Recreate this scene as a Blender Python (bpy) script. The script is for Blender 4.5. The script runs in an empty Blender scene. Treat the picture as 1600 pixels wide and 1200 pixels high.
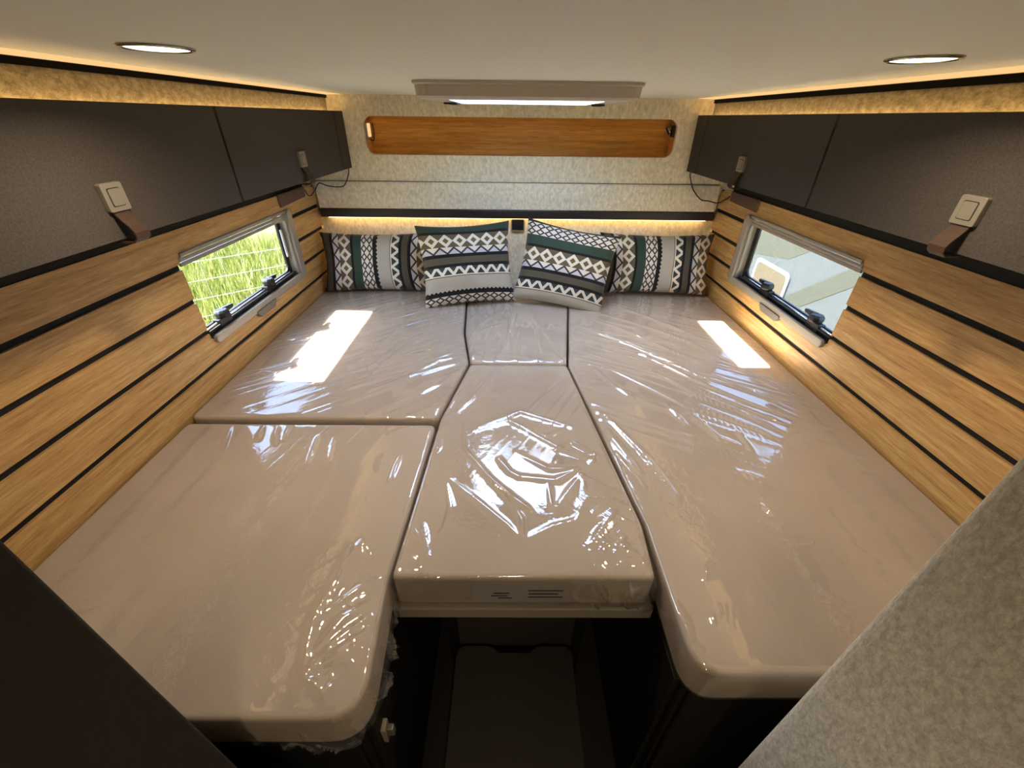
import bpy, bmesh, math, random
import numpy as np
from mathutils import Matrix, Vector, Euler

# ------------------------------------------------------------------ camera, world, sun, exposure
Z0 = 1.75                       # eye height above the vehicle floor; shapes below are written relative to the eye
scene = bpy.context.scene
COL = scene.collection
PITCH, YAW, ROLL, FPX = math.radians(32.84), math.radians(-0.5), math.radians(-0.7), 645.0

def camera_axes():
    cp, sp = math.cos(PITCH), math.sin(PITCH)
    r0 = np.array([[1, 0, 0], [0, -sp, -cp], [0, cp, -sp]])
    cy, sy = math.cos(YAW), math.sin(YAW)
    ry = np.array([[cy, sy, 0], [-sy, cy, 0], [0, 0, 1]])
    cr, sr = math.cos(ROLL), math.sin(ROLL)
    rr = np.array([[cr, sr, 0], [-sr, cr, 0], [0, 0, 1]])
    return rr @ r0 @ ry

ax = camera_axes()
cam_data = bpy.data.cameras.new('camera')
cam_data.sensor_fit = 'HORIZONTAL'
cam_data.sensor_width = 36.0
cam_data.lens = 36.0 * FPX / 1600.0
cam_data.clip_start = 0.01
cam = bpy.data.objects.new('camera', cam_data)
COL.objects.link(cam)
m = Matrix.Identity(4)
for i in range(3):
    m[i][0], m[i][1], m[i][2] = ax[0][i], -ax[1][i], -ax[2][i]
m[2][3] = Z0
cam.matrix_world = m
scene.camera = cam

SUN_T, SUN_DY = 0.88, -0.05     # horizontal run of the sunbeam per unit of drop
world = bpy.data.worlds.new('sky')
scene.world = world
world.use_nodes = True
wn = world.node_tree.nodes
wn.clear()
wo = wn.new('ShaderNodeOutputWorld')
wb = wn.new('ShaderNodeBackground')
ws = wn.new('ShaderNodeTexSky')
ws.sky_type = 'NISHITA'
ws.sun_disc = False
ws.dust_density = 1.0
ws.air_density = 1.0
ws.sun_elevation = math.atan2(1.0, SUN_T)
ws.sun_rotation = math.radians(-90)
wb.inputs['Strength'].default_value = SKY_STRENGTH = 2.9
world.node_tree.links.new(ws.outputs[0], wb.inputs['Color'])
world.node_tree.links.new(wb.outputs[0], wo.inputs['Surface'])

sun_data = bpy.data.lights.new('sun', 'SUN')
sun_data.energy = 52.0
sun_data.angle = math.radians(0.6)
sun_data.color = (1.0, 0.94, 0.84)
sun = bpy.data.objects.new('sun', sun_data)
COL.objects.link(sun)
sun.location = (-6, 1.6, 9)
sun.rotation_euler = Vector((SUN_T, SUN_DY, -1.0)).to_track_quat('-Z', 'Y').to_euler()

scene.view_settings.view_transform = 'Standard'
scene.view_settings.look = 'None'
scene.view_settings.gamma = 1.0
scene.view_settings.use_curve_mapping = False
scene.view_settings.exposure = 1.15
scene.cycles.transparent_max_bounces = 16

# lamp powers (each used by its lamp's own builder)
DOWNLIGHT_W = 1.6
LIVING_FILL_W = 0.9  # power of the added fill lamps behind the camera
STRIP_W = 0.32
WARM = (1.0, 0.84, 0.64)
LED = (1.0, 0.60, 0.22)

# ------------------------------------------------------------------ mesh helpers
rng = random.Random(4)
BASE = {}                        # world position of the origin of every object that parents others

def put(name, verts, faces, mat, parent=None, smooth=False, bevel=0.0, seg=2, loose_uv=None):
    me = bpy.data.meshes.new(name)
    V = np.array(verts, float)
    V[:, 2] += Z0
    if parent is None:
        base = np.array([(V[:, 0].min() + V[:, 0].max()) / 2, (V[:, 1].min() + V[:, 1].max()) / 2, V[:, 2].min()])
    else:
        base = np.array(BASE[parent])
    V -= base
    me.from_pydata([tuple(v) for v in V], [], [tuple(f) for f in faces])
    bm = bmesh.new()
    bm.from_mesh(me)
    bmesh.ops.recalc_face_normals(bm, faces=bm.faces)
    if bevel > 0:
        ed = [e for e in bm.edges if len(e.link_faces) == 2 and e.calc_face_angle(0) > 0.5]
        bmesh.ops.bevel(bm, geom=ed, offset=bevel, segments=seg, profile=0.5, affect='EDGES', clamp_overlap=True)
    bm.to_mesh(me)
    bm.free()
    if smooth:
        me.polygons.foreach_set('use_smooth', [True] * len(me.polygons))
    me.materials.append(mat)
    o = bpy.data.objects.new(name, me)
    COL.objects.link(o)
    if parent is not None:
        o.parent = parent
        BASE[o] = BASE[parent]
    else:
        o.location = base
        BASE[o] = tuple(base)
    return o

class MB:
    def __init__(self):
        self.v, self.f = [], []
    def add(self, v, f):
        n = len(self.v)
        self.v += [tuple(p) for p in v]
        self.f += [tuple(i + n for i in q) for q in f]
        return self
    def box(self, x0, x1, y0, y1, z0, z1):
        return self.add([(x0, y0, z0), (x1, y0, z0), (x1, y1, z0), (x0, y1, z0), (x0, y0, z1), (x1, y0, z1), (x1, y1, z1), (x0, y1, z1)],
                        [(0, 3, 2, 1), (4, 5, 6, 7), (0, 1, 5, 4), (1, 2, 6, 5), (2, 3, 7, 6), (3, 0, 4, 7)])
    def prism(self, poly, axis, lo, hi):
        n = len(poly)
        def P(a, b, c):
            return {'x': (c, a, b), 'y': (a, c, b), 'z': (a, b, c)}[axis]
        v = [P(a, b, lo) for a, b in poly] + [P(a, b, hi) for a, b in poly]
        return self.add(v, [tuple(range(n))[::-1], tuple(range(n, 2 * n))] + [(i, (i + 1) % n, n + (i + 1) % n, n + i) for i in range(n)])
    def tube(self, pts, r, n=8):
        pts = [Vector(p) for p in pts]
        v, f = [], []
        for i, p in enumerate(pts):
            d = (pts[min(i + 1, len(pts) - 1)] - pts[max(i - 1, 0)]).normalized()
            a = d.cross(Vector((0, 0, 1)))
            if a.length < 1e-3:
                a = d.cross(Vector((1, 0, 0)))
            a.normalize()
            b = d.cross(a)
            v += [p + r * (math.cos(2 * math.pi * k / n) * a + math.sin(2 * math.pi * k / n) * b) for k in range(n)]
        for i in range(len(pts) - 1):
            f += [(i * n + k, i * n + (k + 1) % n, (i + 1) * n + (k + 1) % n, (i + 1) * n + k) for k in range(n)]
        f += [tuple(range(n))[::-1], tuple((len(pts) - 1) * n + k for k in range(n))]
        return self.add(v, f)
    def lathe(self, prof, c, axis='z', n=40, cap=False):
        v, f = [], []
        for r, h in prof:
            for k in range(n):
                a, b = r * math.cos(2 * math.pi * k / n), r * math.sin(2 * math.pi * k / n)
                q = {'z': (a, b, h), 'x': (h, a, b), 'y': (a, h, b)}[axis]
                v.append((c[0] + q[0], c[1] + q[1], c[2] + q[2]))
        for i in range(len(prof) - 1):
            f += [(i * n + k, i * n + (k + 1) % n, (i + 1) * n + (k + 1) % n, (i + 1) * n + k) for k in range(n)]
        if cap:
            f += [tuple(range(n))[::-1], tuple((len(prof) - 1) * n + k for k in range(n))]
        return self.add(v, f)
    def slab(self, us, vs, skip, axis, lo, hi):
        """a flat slab on a grid of cells, with the cells in skip left open"""
        def P(a, b, c):
            return {'x': (c, a, b), 'y': (a, c, b), 'z': (a, b, c)}[axis]
        nu, nv = len(us), len(vs)
        idx = lambda i, j, s: (s * nv + j) * nu + i
        v = [P(us[i], vs[j], (lo, hi)[s]) for s in (0, 1) for j in range(nv) for i in range(nu)]
        cells = {(i, j) for i in range(nu - 1) for j in range(nv - 1)} - set(skip)
        f = []
        for i, j in cells:
            f.append((idx(i, j, 0), idx(i, j + 1, 0), idx(i + 1, j + 1, 0), idx(i + 1, j, 0)))
            f.append((idx(i, j, 1), idx(i + 1, j, 1), idx(i + 1, j + 1, 1), idx(i, j + 1, 1)))
            for di, dj, a, b in ((-1, 0, (i, j), (i, j + 1)), (1, 0, (i + 1, j + 1), (i + 1, j)), (0, -1, (i + 1, j), (i, j)), (0, 1, (i, j + 1), (i + 1, j + 1))):
                if (i + di, j + dj) not in cells:
                    f.append((idx(*a, 0), idx(*a, 1), idx(*b, 1), idx(*b, 0)))
        return self.add(v, f)
    def put(self, name, mat, parent=None, **k):
        return put(name, self.v, self.f, mat, parent, **k)

def thing(name, loc, label, cat, group=None):
    o = bpy.data.objects.new(name, None)
    o.empty_display_size = 0.05
    COL.objects.link(o)
    o.location = (loc[0], loc[1], loc[2] + Z0)
    BASE[o] = tuple(o.location)
    return tag(o, label, cat, group)

def tag(o, label=None, cat=None, group=None, kind=None):
    if label: o['label'] = label
    if cat: o['category'] = cat
    if group: o['group'] = group
    if kind: o['kind'] = kind
    return o

def struct(o, label=None):
    return tag(o, label, kind='structure')

def rrect(a0, a1, b0, b1, r, n=6):
    out = []
    for cx, cy, s in ((a1 - r, b0 + r, -90), (a1 - r, b1 - r, 0), (a0 + r, b1 - r, 90), (a0 + r, b0 + r, 180)):
        for k in range(n + 1):
            t = math.radians(s + 90 * k / n)
            out.append((cx + r * math.cos(t), cy + r * math.sin(t)))
    return out

def area_lamp(name, parent, loc, sx, sy, energy, color, direction=(0, 0, -1), shape='RECTANGLE', spread=180):
    d = bpy.data.lights.new(name, 'AREA')
    d.shape = shape
    d.size = sx
    d.size_y = sy
    d.energy = energy
    d.color = color
    d.spread = math.radians(spread)
    o = bpy.data.objects.new(name, d)
    COL.objects.link(o)
    o.parent = parent
    b = BASE[parent]
    o.location = (loc[0] - b[0], loc[1] - b[1], loc[2] + Z0 - b[2])
    o.rotation_euler = Vector(direction).to_track_quat('-Z', 'Y').to_euler()
    return o

# ------------------------------------------------------------------ materials
def srgb(r, g, b):
    f = lambda c: (c / 255 / 12.92) if c / 255 <= 0.04045 else ((c / 255 + 0.055) / 1.055) ** 2.4
    return (f(r), f(g), f(b), 1.0)

class NT:
    """tiny node-tree writer: sockets with arithmetic"""
    def __init__(self, name):
        self.mat = bpy.data.materials.new(name)
        self.mat.use_nodes = True
        self.t = self.mat.node_tree
        self.t.nodes.clear()
        self.out = self.t.nodes.new('ShaderNodeOutputMaterial')
    def node(self, kind, **props):
        n = self.t.nodes.new(kind)
        for k, v in props.items():
            setattr(n, k, v)
        return n
    def set(self, sock, v):
        if isinstance(v, S): v = v.s
        if isinstance(v, bpy.types.NodeSocket): self.t.links.new(v, sock)
        else: sock.default_value = v
    def math(self, op, *a):
        n = self.node('ShaderNodeMath', operation=op)
        for i, v in enumerate(a): self.set(n.inputs[i], v)
        return S(self, n.outputs[0])
    def pos(self):
        return self.node('ShaderNodeNewGeometry').outputs['Position']
    def mapping(self, vec, scale):
        n = self.node('ShaderNodeMapping')
        self.set(n.inputs['Vector'], vec)
        n.inputs['Scale'].default_value = scale
        return n.outputs[0]
    def noise(self, vec, scale, detail=3, rough=0.5, dist=0.0):
        n = self.node('ShaderNodeTexNoise')
        self.set(n.inputs['Vector'], vec)
        n.inputs['Scale'].default_value = scale
        n.inputs['Detail'].default_value = detail
        n.inputs['Roughness'].default_value = rough
        n.inputs['Distortion'].default_value = dist
        return S(self, n.outputs['Fac'])
    def ramp(self, fac, stops):
        n = self.node('ShaderNodeValToRGB')
        self.set(n.inputs['Fac'], fac)
        e = n.color_ramp.elements
        while len(e) < len(stops): e.new(0.5)
        for i, (p, c) in enumerate(stops):
            e[i].position = p
            e[i].color = c
        return S(self, n.outputs['Color'])
    def mix(self, fac, a, b):
        n = self.node('ShaderNodeMix', data_type='RGBA')
        self.set(n.inputs[0], fac)
        self.set(n.inputs[6], a)
        self.set(n.inputs[7], b)
        return S(self, n.outputs[2])
    def bump(self, h, strength=0.3, dist=0.002):
        n = self.node('ShaderNodeBump')
        n.inputs['Strength'].default_value = strength
        n.inputs['Distance'].default_value = dist
        self.set(n.inputs['Height'], h)
        return n.outputs[0]
    def surface(self, color, rough=0.6, metal=0.0, normal=None, spec=0.5, coat=0.0, sheen=0.0):
        p = self.node('ShaderNodeBsdfPrincipled')
        self.set(p.inputs['Base Color'], color)
        self.set(p.inputs['Roughness'], rough)
        p.inputs['Metallic'].default_value = metal
        p.inputs['Specular IOR Level'].default_value = spec
        p.inputs['Coat Weight'].default_value = coat
        p.inputs['Sheen Weight'].default_value = sheen
        if normal is not None: self.set(p.inputs['Normal'], normal)
        self.t.links.new(p.outputs[0], self.out.inputs['Surface'])
        return self.mat

class S:
    def __init__(self, nt, s): self.nt, self.s = nt, s
    def __add__(self, o): return self.nt.math('ADD', self, o)
    def __radd__(self, o): return self.nt.math('ADD', o, self)
    def __sub__(self, o): return self.nt.math('SUBTRACT', self, o)
    def __rsub__(self, o): return self.nt.math('SUBTRACT', o, self)
    def __mul__(self, o): return self.nt.math('MULTIPLY', self, o)
    def __rmul__(self, o): return self.nt.math('MULTIPLY', o, self)
    def __truediv__(self, o): return self.nt.math('DIVIDE', self, o)
    def lt(self, o): return self.nt.math('LESS_THAN', self, o)
    def gt(self, o): return self.nt.math('GREATER_THAN', self, o)
    def abs(self): return self.nt.math('ABSOLUTE', self)
    def fract(self): return self.nt.math('FRACT', self)
    def sin(self): return self.nt.math('SINE', self)

def plain(name, rgb, rough=0.5, metal=0.0, spec=0.5, coat=0.0, grain=0.0, gscale=200):
    t = NT(name)
    if grain:
        n = t.noise(t.pos(), gscale, 2)
        c = t.mix(n, tuple(x * (1 - grain) for x in srgb(*rgb)[:3]) + (1,), tuple(min(1, x * (1 + grain)) for x in srgb(*rgb)[:3]) + (1,))
        return t.surface(c, rough, metal, t.bump(n, 0.15, 0.001), spec, coat)
    return t.surface(srgb(*rgb), rough, metal, None, spec, coat)

def felt(name, lo, hi, scale=55, stretch=(1, 1, 1), contrast=(0.37, 0.63)):
    t = NT(name)
    v = t.mapping(t.pos(), stretch)
    big = t.noise(v, scale, 4, 0.65, 0.3)
    fine = t.noise(v, scale * 8, 2, 0.6)
    k = big * 0.65 + fine * 0.35
    c = t.ramp(k, [(contrast[0], srgb(*lo)), (contrast[1], srgb(*hi))])
    return t.surface(c, 0.95, 0, t.bump(k, 0.5, 0.003), 0.1, 0, 0.15)

def wood(name, dark, mid, light, along='y', scale=1.0, gloss=0.42):
    t = NT(name)
    st = {'y': (70, 3.2, 70), 'x': (3.0, 70, 70)}[along]
    v = t.mapping(t.pos(), tuple(s * scale for s in st))
    st2 = {'y': (260, 16, 260), 'x': (14, 260, 260)}[along]
    a = t.noise(v, 1.0, 4, 0.6, 0.35)
    b = t.noise(t.mapping(t.pos(), st2), 1.0, 3, 0.7)
    k = a * 0.5 + b * 0.5
    c = t.ramp(k, [(0.34, srgb(*dark)), (0.5, srgb(*mid)), (0.64, srgb(*light))])
    return t.surface(c, gloss, 0, t.bump(k, 0.12, 0.001), 0.4)

def emitter(name, rgb, strength):
    t = NT(name)
    e = t.node('ShaderNodeEmission')
    e.inputs['Color'].default_value = tuple(rgb) + (1,)
    e.inputs['Strength'].default_value = strength
    t.t.links.new(e.outputs[0], t.out.inputs['Surface'])
    return t.mat

def clear_sheet(name, ior, rough, haze=0.0, tint=(1, 1, 1, 1), wrinkle=None):
    """thin clear sheet: what is not mirrored goes straight through"""
    t = NT(name)
    lw = t.node('ShaderNodeLayerWeight')
    lw.inputs['Blend'].default_value = 0.5
    f0 = ((ior - 1) / (ior + 1)) ** 2
    fres = t.math('POWER', S(t, lw.outputs['Facing']), 5.0) * (1 - f0) + f0
    tr = t.node('ShaderNodeBsdfTransparent')
    tr.inputs['Color'].default_value = tint
    gl = t.node('ShaderNodeBsdfGlossy')
    gl.inputs['Roughness'].default_value = rough
    body = tr.outputs[0]
    if wrinkle:
        h = t.noise(t.pos(), wrinkle[0], 3, 0.55, 0.6)
        patch = t.ramp(t.noise(t.pos(), 3.2, 2, 0.5), [(0.42, (0.06, 0.06, 0.06, 1)), (0.66, (1, 1, 1, 1))])
        h = h * patch
        nb = t.bump(h, wrinkle[1], wrinkle[2])
        t.t.links.new(nb, gl.inputs['Normal'])
        t.t.links.new(nb, lw.inputs['Normal'])
    if haze:
        df = t.node('ShaderNodeBsdfDiffuse')
        df.inputs['Color'].default_value = (0.85, 0.85, 0.87, 1)
        mh = t.node('ShaderNodeMixShader')
        mh.inputs[0].default_value = haze
        t.t.links.new(tr.outputs[0], mh.inputs[1])
        t.t.links.new(df.outputs[0], mh.inputs[2])
        body = mh.outputs[0]
    mx = t.node('ShaderNodeMixShader')
    t.t.links.new(fres.s, mx.inputs[0])
    t.t.links.new(body, mx.inputs[1])
    t.t.links.new(gl.outputs[0], mx.inputs[2])
    t.t.links.new(mx.outputs[0], t.out.inputs['Surface'])
    return t.mat

def cushion_fabric():
    t = NT('woven_pattern_fabric')
    uv = t.node('ShaderNodeUVMap')
    uv.uv_map = 'UVMap'
    sep = t.node('ShaderNodeSeparateXYZ')
    t.t.links.new(uv.outputs[0], sep.inputs[0])
    p = (S(t, sep.outputs[0]) / 0.424).fract()          # across the bands, one repeat is 0.424 m
    q = S(t, sep.outputs[1])
    taupe, black, olive = srgb(84, 76, 60), srgb(22, 20, 18), srgb(108, 90, 52)
    white, green, grey = srgb(224, 210, 186), srgb(50, 66, 52), srgb(178, 166, 146)
    mauve, slate = srgb(62, 55, 58), srgb(54, 62, 60)
    def tri(pitch, off=0.0):                            # 0 in the middle of a motif, 1 half a pitch away
        return ((q / pitch + off).fract() - 0.5).abs() * 2
    # wide diamonds
    s = ((p - 0.195) / 0.155 - 0.5).abs() * 2
    mdia = s + tri(0.071)
    big = t.mix(mdia.gt(0.46), olive, white)
    big = t.mix(mdia.gt(1.05), big, srgb(96, 82, 58))
    # arrow row beside them
    sa = (p - 0.117) / 0.078
    ma = (sa + tri(0.071, 0.5) * 0.9)
    arrow = t.mix(ma.gt(0.75), srgb(196, 188, 186), mauve)
    arrow = t.mix(ma.gt(1.1), arrow, white)
    # small lattice
    sl = (((p - 0.49) / 0.145 * 2).fract() - 0.5).abs() * 2
    ml = sl + tri(0.046)
    lat = t.mix(((ml - 0.85).abs()).lt(0.28), white, mauve)
    # zigzag triangles
    st = (p - 0.875) / 0.09
    mt = (st - tri(0.058))
    trc = t.mix((mt - 0.05).abs().lt(0.30), slate, white)
    scal = (q * 2 * math.pi / 0.022).sin() * 0.008
    c = t.mix(p.gt(0.078), taupe, black)
    c = t.mix(p.gt(0.117), c, arrow)
    c = t.mix(p.gt(0.195), c, big)
    c = t.mix(p.gt(0.35), c, black)
    c = t.mix(p.gt(0.38), c, green)
    c = t.mix(p.gt(0.49), c, lat)
    c = t.mix(p.gt(0.635), c, black)
    c = t.mix((p + scal).gt(0.69), c, grey)
    c = t.mix(p.gt(0.852), c, olive)
    c = t.mix(p.gt(0.862), c, white)
    c = t.mix(p.gt(0.875), c, trc)
    c = t.mix(p.gt(0.965), c, black)
    wv = t.node('ShaderNodeTexNoise')
    t.t.links.new(uv.outputs[0], wv.inputs['Vector'])
    wv.inputs['Scale'].default_value = 420
    f = S(t, wv.outputs['Fac'])
    c2 = t.mix(f * 0.28, c, tuple(x for x in srgb(58, 52, 44)))
    return t.surface(c2, 0.9, 0, t.bump(f, 0.4, 0.002), 0.15, 0, 0.1)

def mattress_cloth():
    t = NT('beige_mattress_ticking')
    w = t.noise(t.mapping(t.pos(), (40, 700, 700)), 1.0, 2)
    n = t.noise(t.pos(), 5, 2)
    k = w * 0.35 + n * 0.65
    c = t.ramp(k, [(0.25, srgb(176, 158, 136)), (0.75, srgb(192, 173, 150))])
    return t.surface(c, 0.85, 0, t.bump(w, 0.1, 0.001), 0.2)

M = dict(
    ceiling=plain('cream_ceiling_laminate', (240, 243, 229), 0.5, spec=0.3),
    felt=felt('light_grey_felt', (208, 194, 164), (250, 238, 206), 75, (1, 1, 0.6)),
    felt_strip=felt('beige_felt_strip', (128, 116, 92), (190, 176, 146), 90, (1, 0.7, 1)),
    felt_near=felt('grey_partition_felt', (184, 174, 156), (238, 230, 212), 190, (1, 1, 0.6)),
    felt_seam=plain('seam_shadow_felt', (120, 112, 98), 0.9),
    cabinet=plain('charcoal_cabinet_laminate', (68, 62, 55), 0.7, spec=0.2, grain=0.5, gscale=260),
    carcass=plain('dark_cabinet_carcass', (12, 11, 10), 0.7),
    partition=plain('black_brown_partition', (50, 45, 40), 0.75, spec=0.15, grain=0.2, gscale=160),
    black=plain('black_joint_strip', (34, 32, 29), 0.7, spec=0.2),
    gloss_black=plain('black_plastic', (12, 12, 13), 0.5),
    rubber=plain('black_rubber', (22, 22, 24), 0.5),
    rail=plain('dark_bronze_rail', (40, 32, 28), 0.45),
    dark=plain('dark_bed_base_board', (20, 17, 15), 0.6),
    dark2=plain('dark_step_covering', (52, 46, 38), 0.7, grain=0.15),
    beige=plain('grey_beige_board', (150, 138, 120), 0.5),
    oak=wood('light_oak_plank', (154, 111, 58), (186, 143, 84), (206, 167, 107), 'y'),
    niche=wood('warm_brown_wood', (180, 118, 42), (212, 148, 60), (230, 168, 80), 'x'),
    satin=plain('satin_champagne_metal', (134, 126, 110), 0.4, 0.35),
    nickel=plain('brushed_nickel', (190, 182, 168), 0.32, 0.9),
    chrome=plain('polished_chrome', (150, 146, 138), 0.15, 1.0),
    silver=plain('silver_grey_frame', (158, 150, 138), 0.38, 0.3),
    tab=plain('dark_grey_grip', (112, 106, 98), 0.45, 0.2),
    profile=plain('matt_black_profile', (10, 9, 8), 0.8, spec=0.1),
    tube=plain('bare_aluminium_tube', (205, 205, 205), 0.2, 0.9),
    leather=plain('brown_leather', (54, 33, 12), 0.6, grain=0.15, gscale=90),
    bracket=plain('brown_bracket_leather', (96, 68, 54), 0.6),
    white=plain('white_plastic', (226, 222, 214), 0.4),
    hatch=plain('hatch_frame_plastic', (196, 186, 170), 0.4),
    cord=plain('dark_brown_cable', (40, 28, 22), 0.6),
    cloth=mattress_cloth(),
    wrap=clear_sheet('clear_plastic_wrap', 2.2, 0.045, 0.05, (0.97, 0.97, 0.97, 1), (45, 0.16, 0.01)),
    glass=clear_sheet('window_acrylic', 1.35, 0.02, 0.0, (0.50, 0.51, 0.52, 1)),
    fabric=cushion_fabric(),
    label=plain('white_paper_label', (176, 168, 158), 0.7),
    ink=plain('black_print', (30, 28, 27), 0.7),
    lamp=emitter('warm_lamp_lens', (1.0, 0.84, 0.50), 2.2),
    led=emitter('warm_led_glow', (1.0, 0.62, 0.26), 0.45),
    ledhot=emitter('warm_led_tape', (1.0, 0.66, 0.28), 3.0),
)
# ------------------------------------------------------------------ the shell of the vehicle
XL, XR, YF = -1.01, 1.09, 2.35
ZC = 0.084                                   # ceiling
YB = -3.2                                    # far end of the living area behind the camera
WY0, WY1, WZ0, WZ1 = 1.262, 1.955, -0.64, -0.366      # window openings, the same on both sides
GROOVES = [-0.397, -0.506, -0.615, -0.724]
CAB = {-1: -0.80, 1: 0.893}                  # x of the cabinet fronts

floor = struct(MB().box(-1.1, 1.18, YB, 2.5, -1.80, -1.75).put('floor', M['dark2']))
HX0, HX1, HY0, HY1 = -0.18, 0.27, 1.43, 1.87
ceiling = struct(MB().slab([-1.1, HX0, HX1, 1.18], [YB, HY0, HY1, 2.5], [(1, 1)], 'z', ZC, ZC + 0.07).put('ceiling', M['ceiling']))
wall_back = struct(MB().box(-1.1, 1.18, YB - 0.05, YB, -1.75, ZC).put('wall_back', M['felt']))

def plank_pieces(z0, z1, top):
    """outlines (y, z) of one plank, cut around the rounded window opening"""
    y0, y1, r = 0.1, 2.34, 0.028
    hole = lambda z: None
    def cut(z):
        if z > WZ1 or z < WZ0 - 0.015: return None
        d = min(WZ1 - z, z - (WZ0 - 0.015))
        e = 0 if d >= r else r - math.sqrt(max(0, r * r - (r - d) ** 2))
        return WY0 + e, WY1 + 0.035 - e
    lo, hi = WZ0 - 0.015, WZ1
    far_top = [(y1, z0), (y1, z1)]
    if top:
        R = 0.07
        far_top = [(y1, z0)] + [(y1 - R + R * math.cos(a), z1 - R + R * math.sin(a)) for a in np.linspace(0, math.pi / 2, 8)]
    if z0 >= hi or z1 <= lo:
        return [[(y0, z0)] + far_top + [(y0, z1)]]
    if z0 >= lo and z1 <= hi:
        zs = np.linspace(z0, z1, 9)
        near = [(y0, z0)] + [(cut(z)[0], z) for z in zs] + [(y0, z1)]
        far = far_top + [(cut(z)[1], z) for z in zs[::-1]]
        return [near, far]
    if z0 < lo:                              # notch from above
        zs = np.linspace(lo + 1e-4, z1, 9)
        return [[(y0, z0)] + far_top + [(cut(z)[1], z) for z in zs[::-1]] + [(cut(z)[0], z) for z in zs] + [(y0, z1)]]
    zs = np.linspace(z0, hi - 1e-4, 9)       # notch from below
    return [[(y0, z0)] + [(cut(z)[0], z) for z in zs] + [(cut(z)[1], z) for z in zs[::-1]] + far_top + [(y0, z1)]]

def side_wall(s, X, name):
    inn = lambda d: X - s * d                # d metres into the room from the plank faces
    span = lambda a, b: (min(inn(a), inn(b)), max(inn(a), inn(b)))
    w = struct(MB().slab([YB, WY0, WY1, 2.5], [-1.75, WZ0, WZ1, ZC], [(1, 1)], 'x', *span(-0.04, -0.012)).put(name, M['felt']))
    MB().slab([0.1, WY0 + 0.0005, WY1, 2.336], [-0.94, WZ0, WZ1, -0.302], [(1, 1)], 'x', *span(-0.012, -0.008)).put('joint_backing', M['black'], w)
    edges = [-0.93] + [g for g in GROOVES[::-1]] + [-0.295]
    for i in range(5):
        z0 = edges[i] + (0.0085 if i else 0)
        z1 = edges[i + 1] - (0.0085 if i < 4 else 0)
        for poly in plank_pieces(z0, z1, i == 4):
            MB().prism(poly, 'x', *span(-0.008, 0)).put('plank', M['oak'], w)
    MB().box(*span(-0.010, -0.002), 0.1, 2.21, -0.2945, -0.24).put('shadow_strip', M['black'], w)
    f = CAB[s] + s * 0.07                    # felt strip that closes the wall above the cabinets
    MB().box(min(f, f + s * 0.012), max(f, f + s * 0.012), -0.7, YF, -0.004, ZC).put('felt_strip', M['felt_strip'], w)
    return w

wall_left = side_wall(-1, XL, 'wall_left')
wall_right = side_wall(1, XR, 'wall_right')

# front wall: felt with a long wooden niche, a padded sill and a dark rail
NX0, NX1, NZ0, NZ1, NR = -0.712, 0.808, -0.162, 0.0, 0.042
fw = MB().slab([-1.05, NX0, NX1, 1.13], [-0.43, NZ0, NZ1, ZC], [(1, 1)], 'y', YF, YF + 0.02)
for cx, cz, sx_, sz_ in ((NX0, NZ0, 1, 1), (NX1, NZ0, -1, 1), (NX0, NZ1, 1, -1), (NX1, NZ1, -1, -1)):
    arc = [(cx + sx_ * NR * (1 - math.sin(a)), cz + sz_ * NR * (1 - math.cos(a))) for a in np.linspace(0, math.pi / 2, 8)]
    fw.prism([(cx, cz)] + arc, 'y', YF, YF + 0.02)
wall_front = struct(fw.put('wall_front', M['felt']))
MB().box(-1.05, 1.13, YF + 0.02, YF + 0.05, -1.75, -0.30).put('lower_felt', M['felt'], wall_front)
MB().prism([(YF, -0.283), (YF, -0.409), (YF - 0.03, -0.409), (YF - 0.026, -0.33), (YF - 0.016, -0.292), (YF - 0.010, -0.284)], 'x', -1.0, 1.08).put('padded_sill', M['felt'], wall_front, bevel=0.004)
nb = MB().box(NX0 - 0.02, NX1 + 0.02, YF + 0.09, YF + 0.10, NZ0 - 0.02, NZ1 + 0.02).put('niche_back', M['niche'], wall_front)
nl = MB()
nl.box(NX0 - 0.02, NX1 + 0.02, YF + 0.02, YF + 0.09, NZ0 - 0.02, NZ0)
nl.box(NX0 - 0.02, NX1 + 0.02, YF + 0.02, YF + 0.09, NZ1, NZ1 + 0.02)
nl.box(NX0 - 0.02, NX0, YF + 0.02, YF + 0.09, NZ0, NZ1)
nl.box(NX1, NX1 + 0.02, YF + 0.02, YF + 0.09, NZ0, NZ1)
nl.put('niche_lining', M['niche'], wall_front)
MB().box(-1.1, 1.18, 2.46, 2.5, -1.75, ZC).put('outer_skin', M['felt'], wall_front)
MB().box(-1.0, 1.08, YF - 0.004, YF - 0.0005, -0.2838, -0.2796).put('seam_shadow_line', M['felt_seam'], wall_front)  # dark strip stands in for the shadow line along the seam
trim_1 = struct(MB().box(-1.0, 1.08, YF - 0.034, YF, -0.452, -0.410).put('trim_1', M['rail'], bevel=0.003))

# warm light tape under the rail
t = thing('rail_light', (0.04, YF - 0.004, -0.4575), 'warm light tape hidden beneath the dark rail over the cushions', 'light strip')
MB().box(-0.97, 1.05, YF - 0.010, YF + 0.002, -0.458, -0.453).put('tape', M['ledhot'], t)
area_lamp('tape_light', t, (0.04, YF - 0.004, -0.460), 2.0, 0.008, STRIP_W * 0.5, LED, (0, 0.25, -1))

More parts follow.
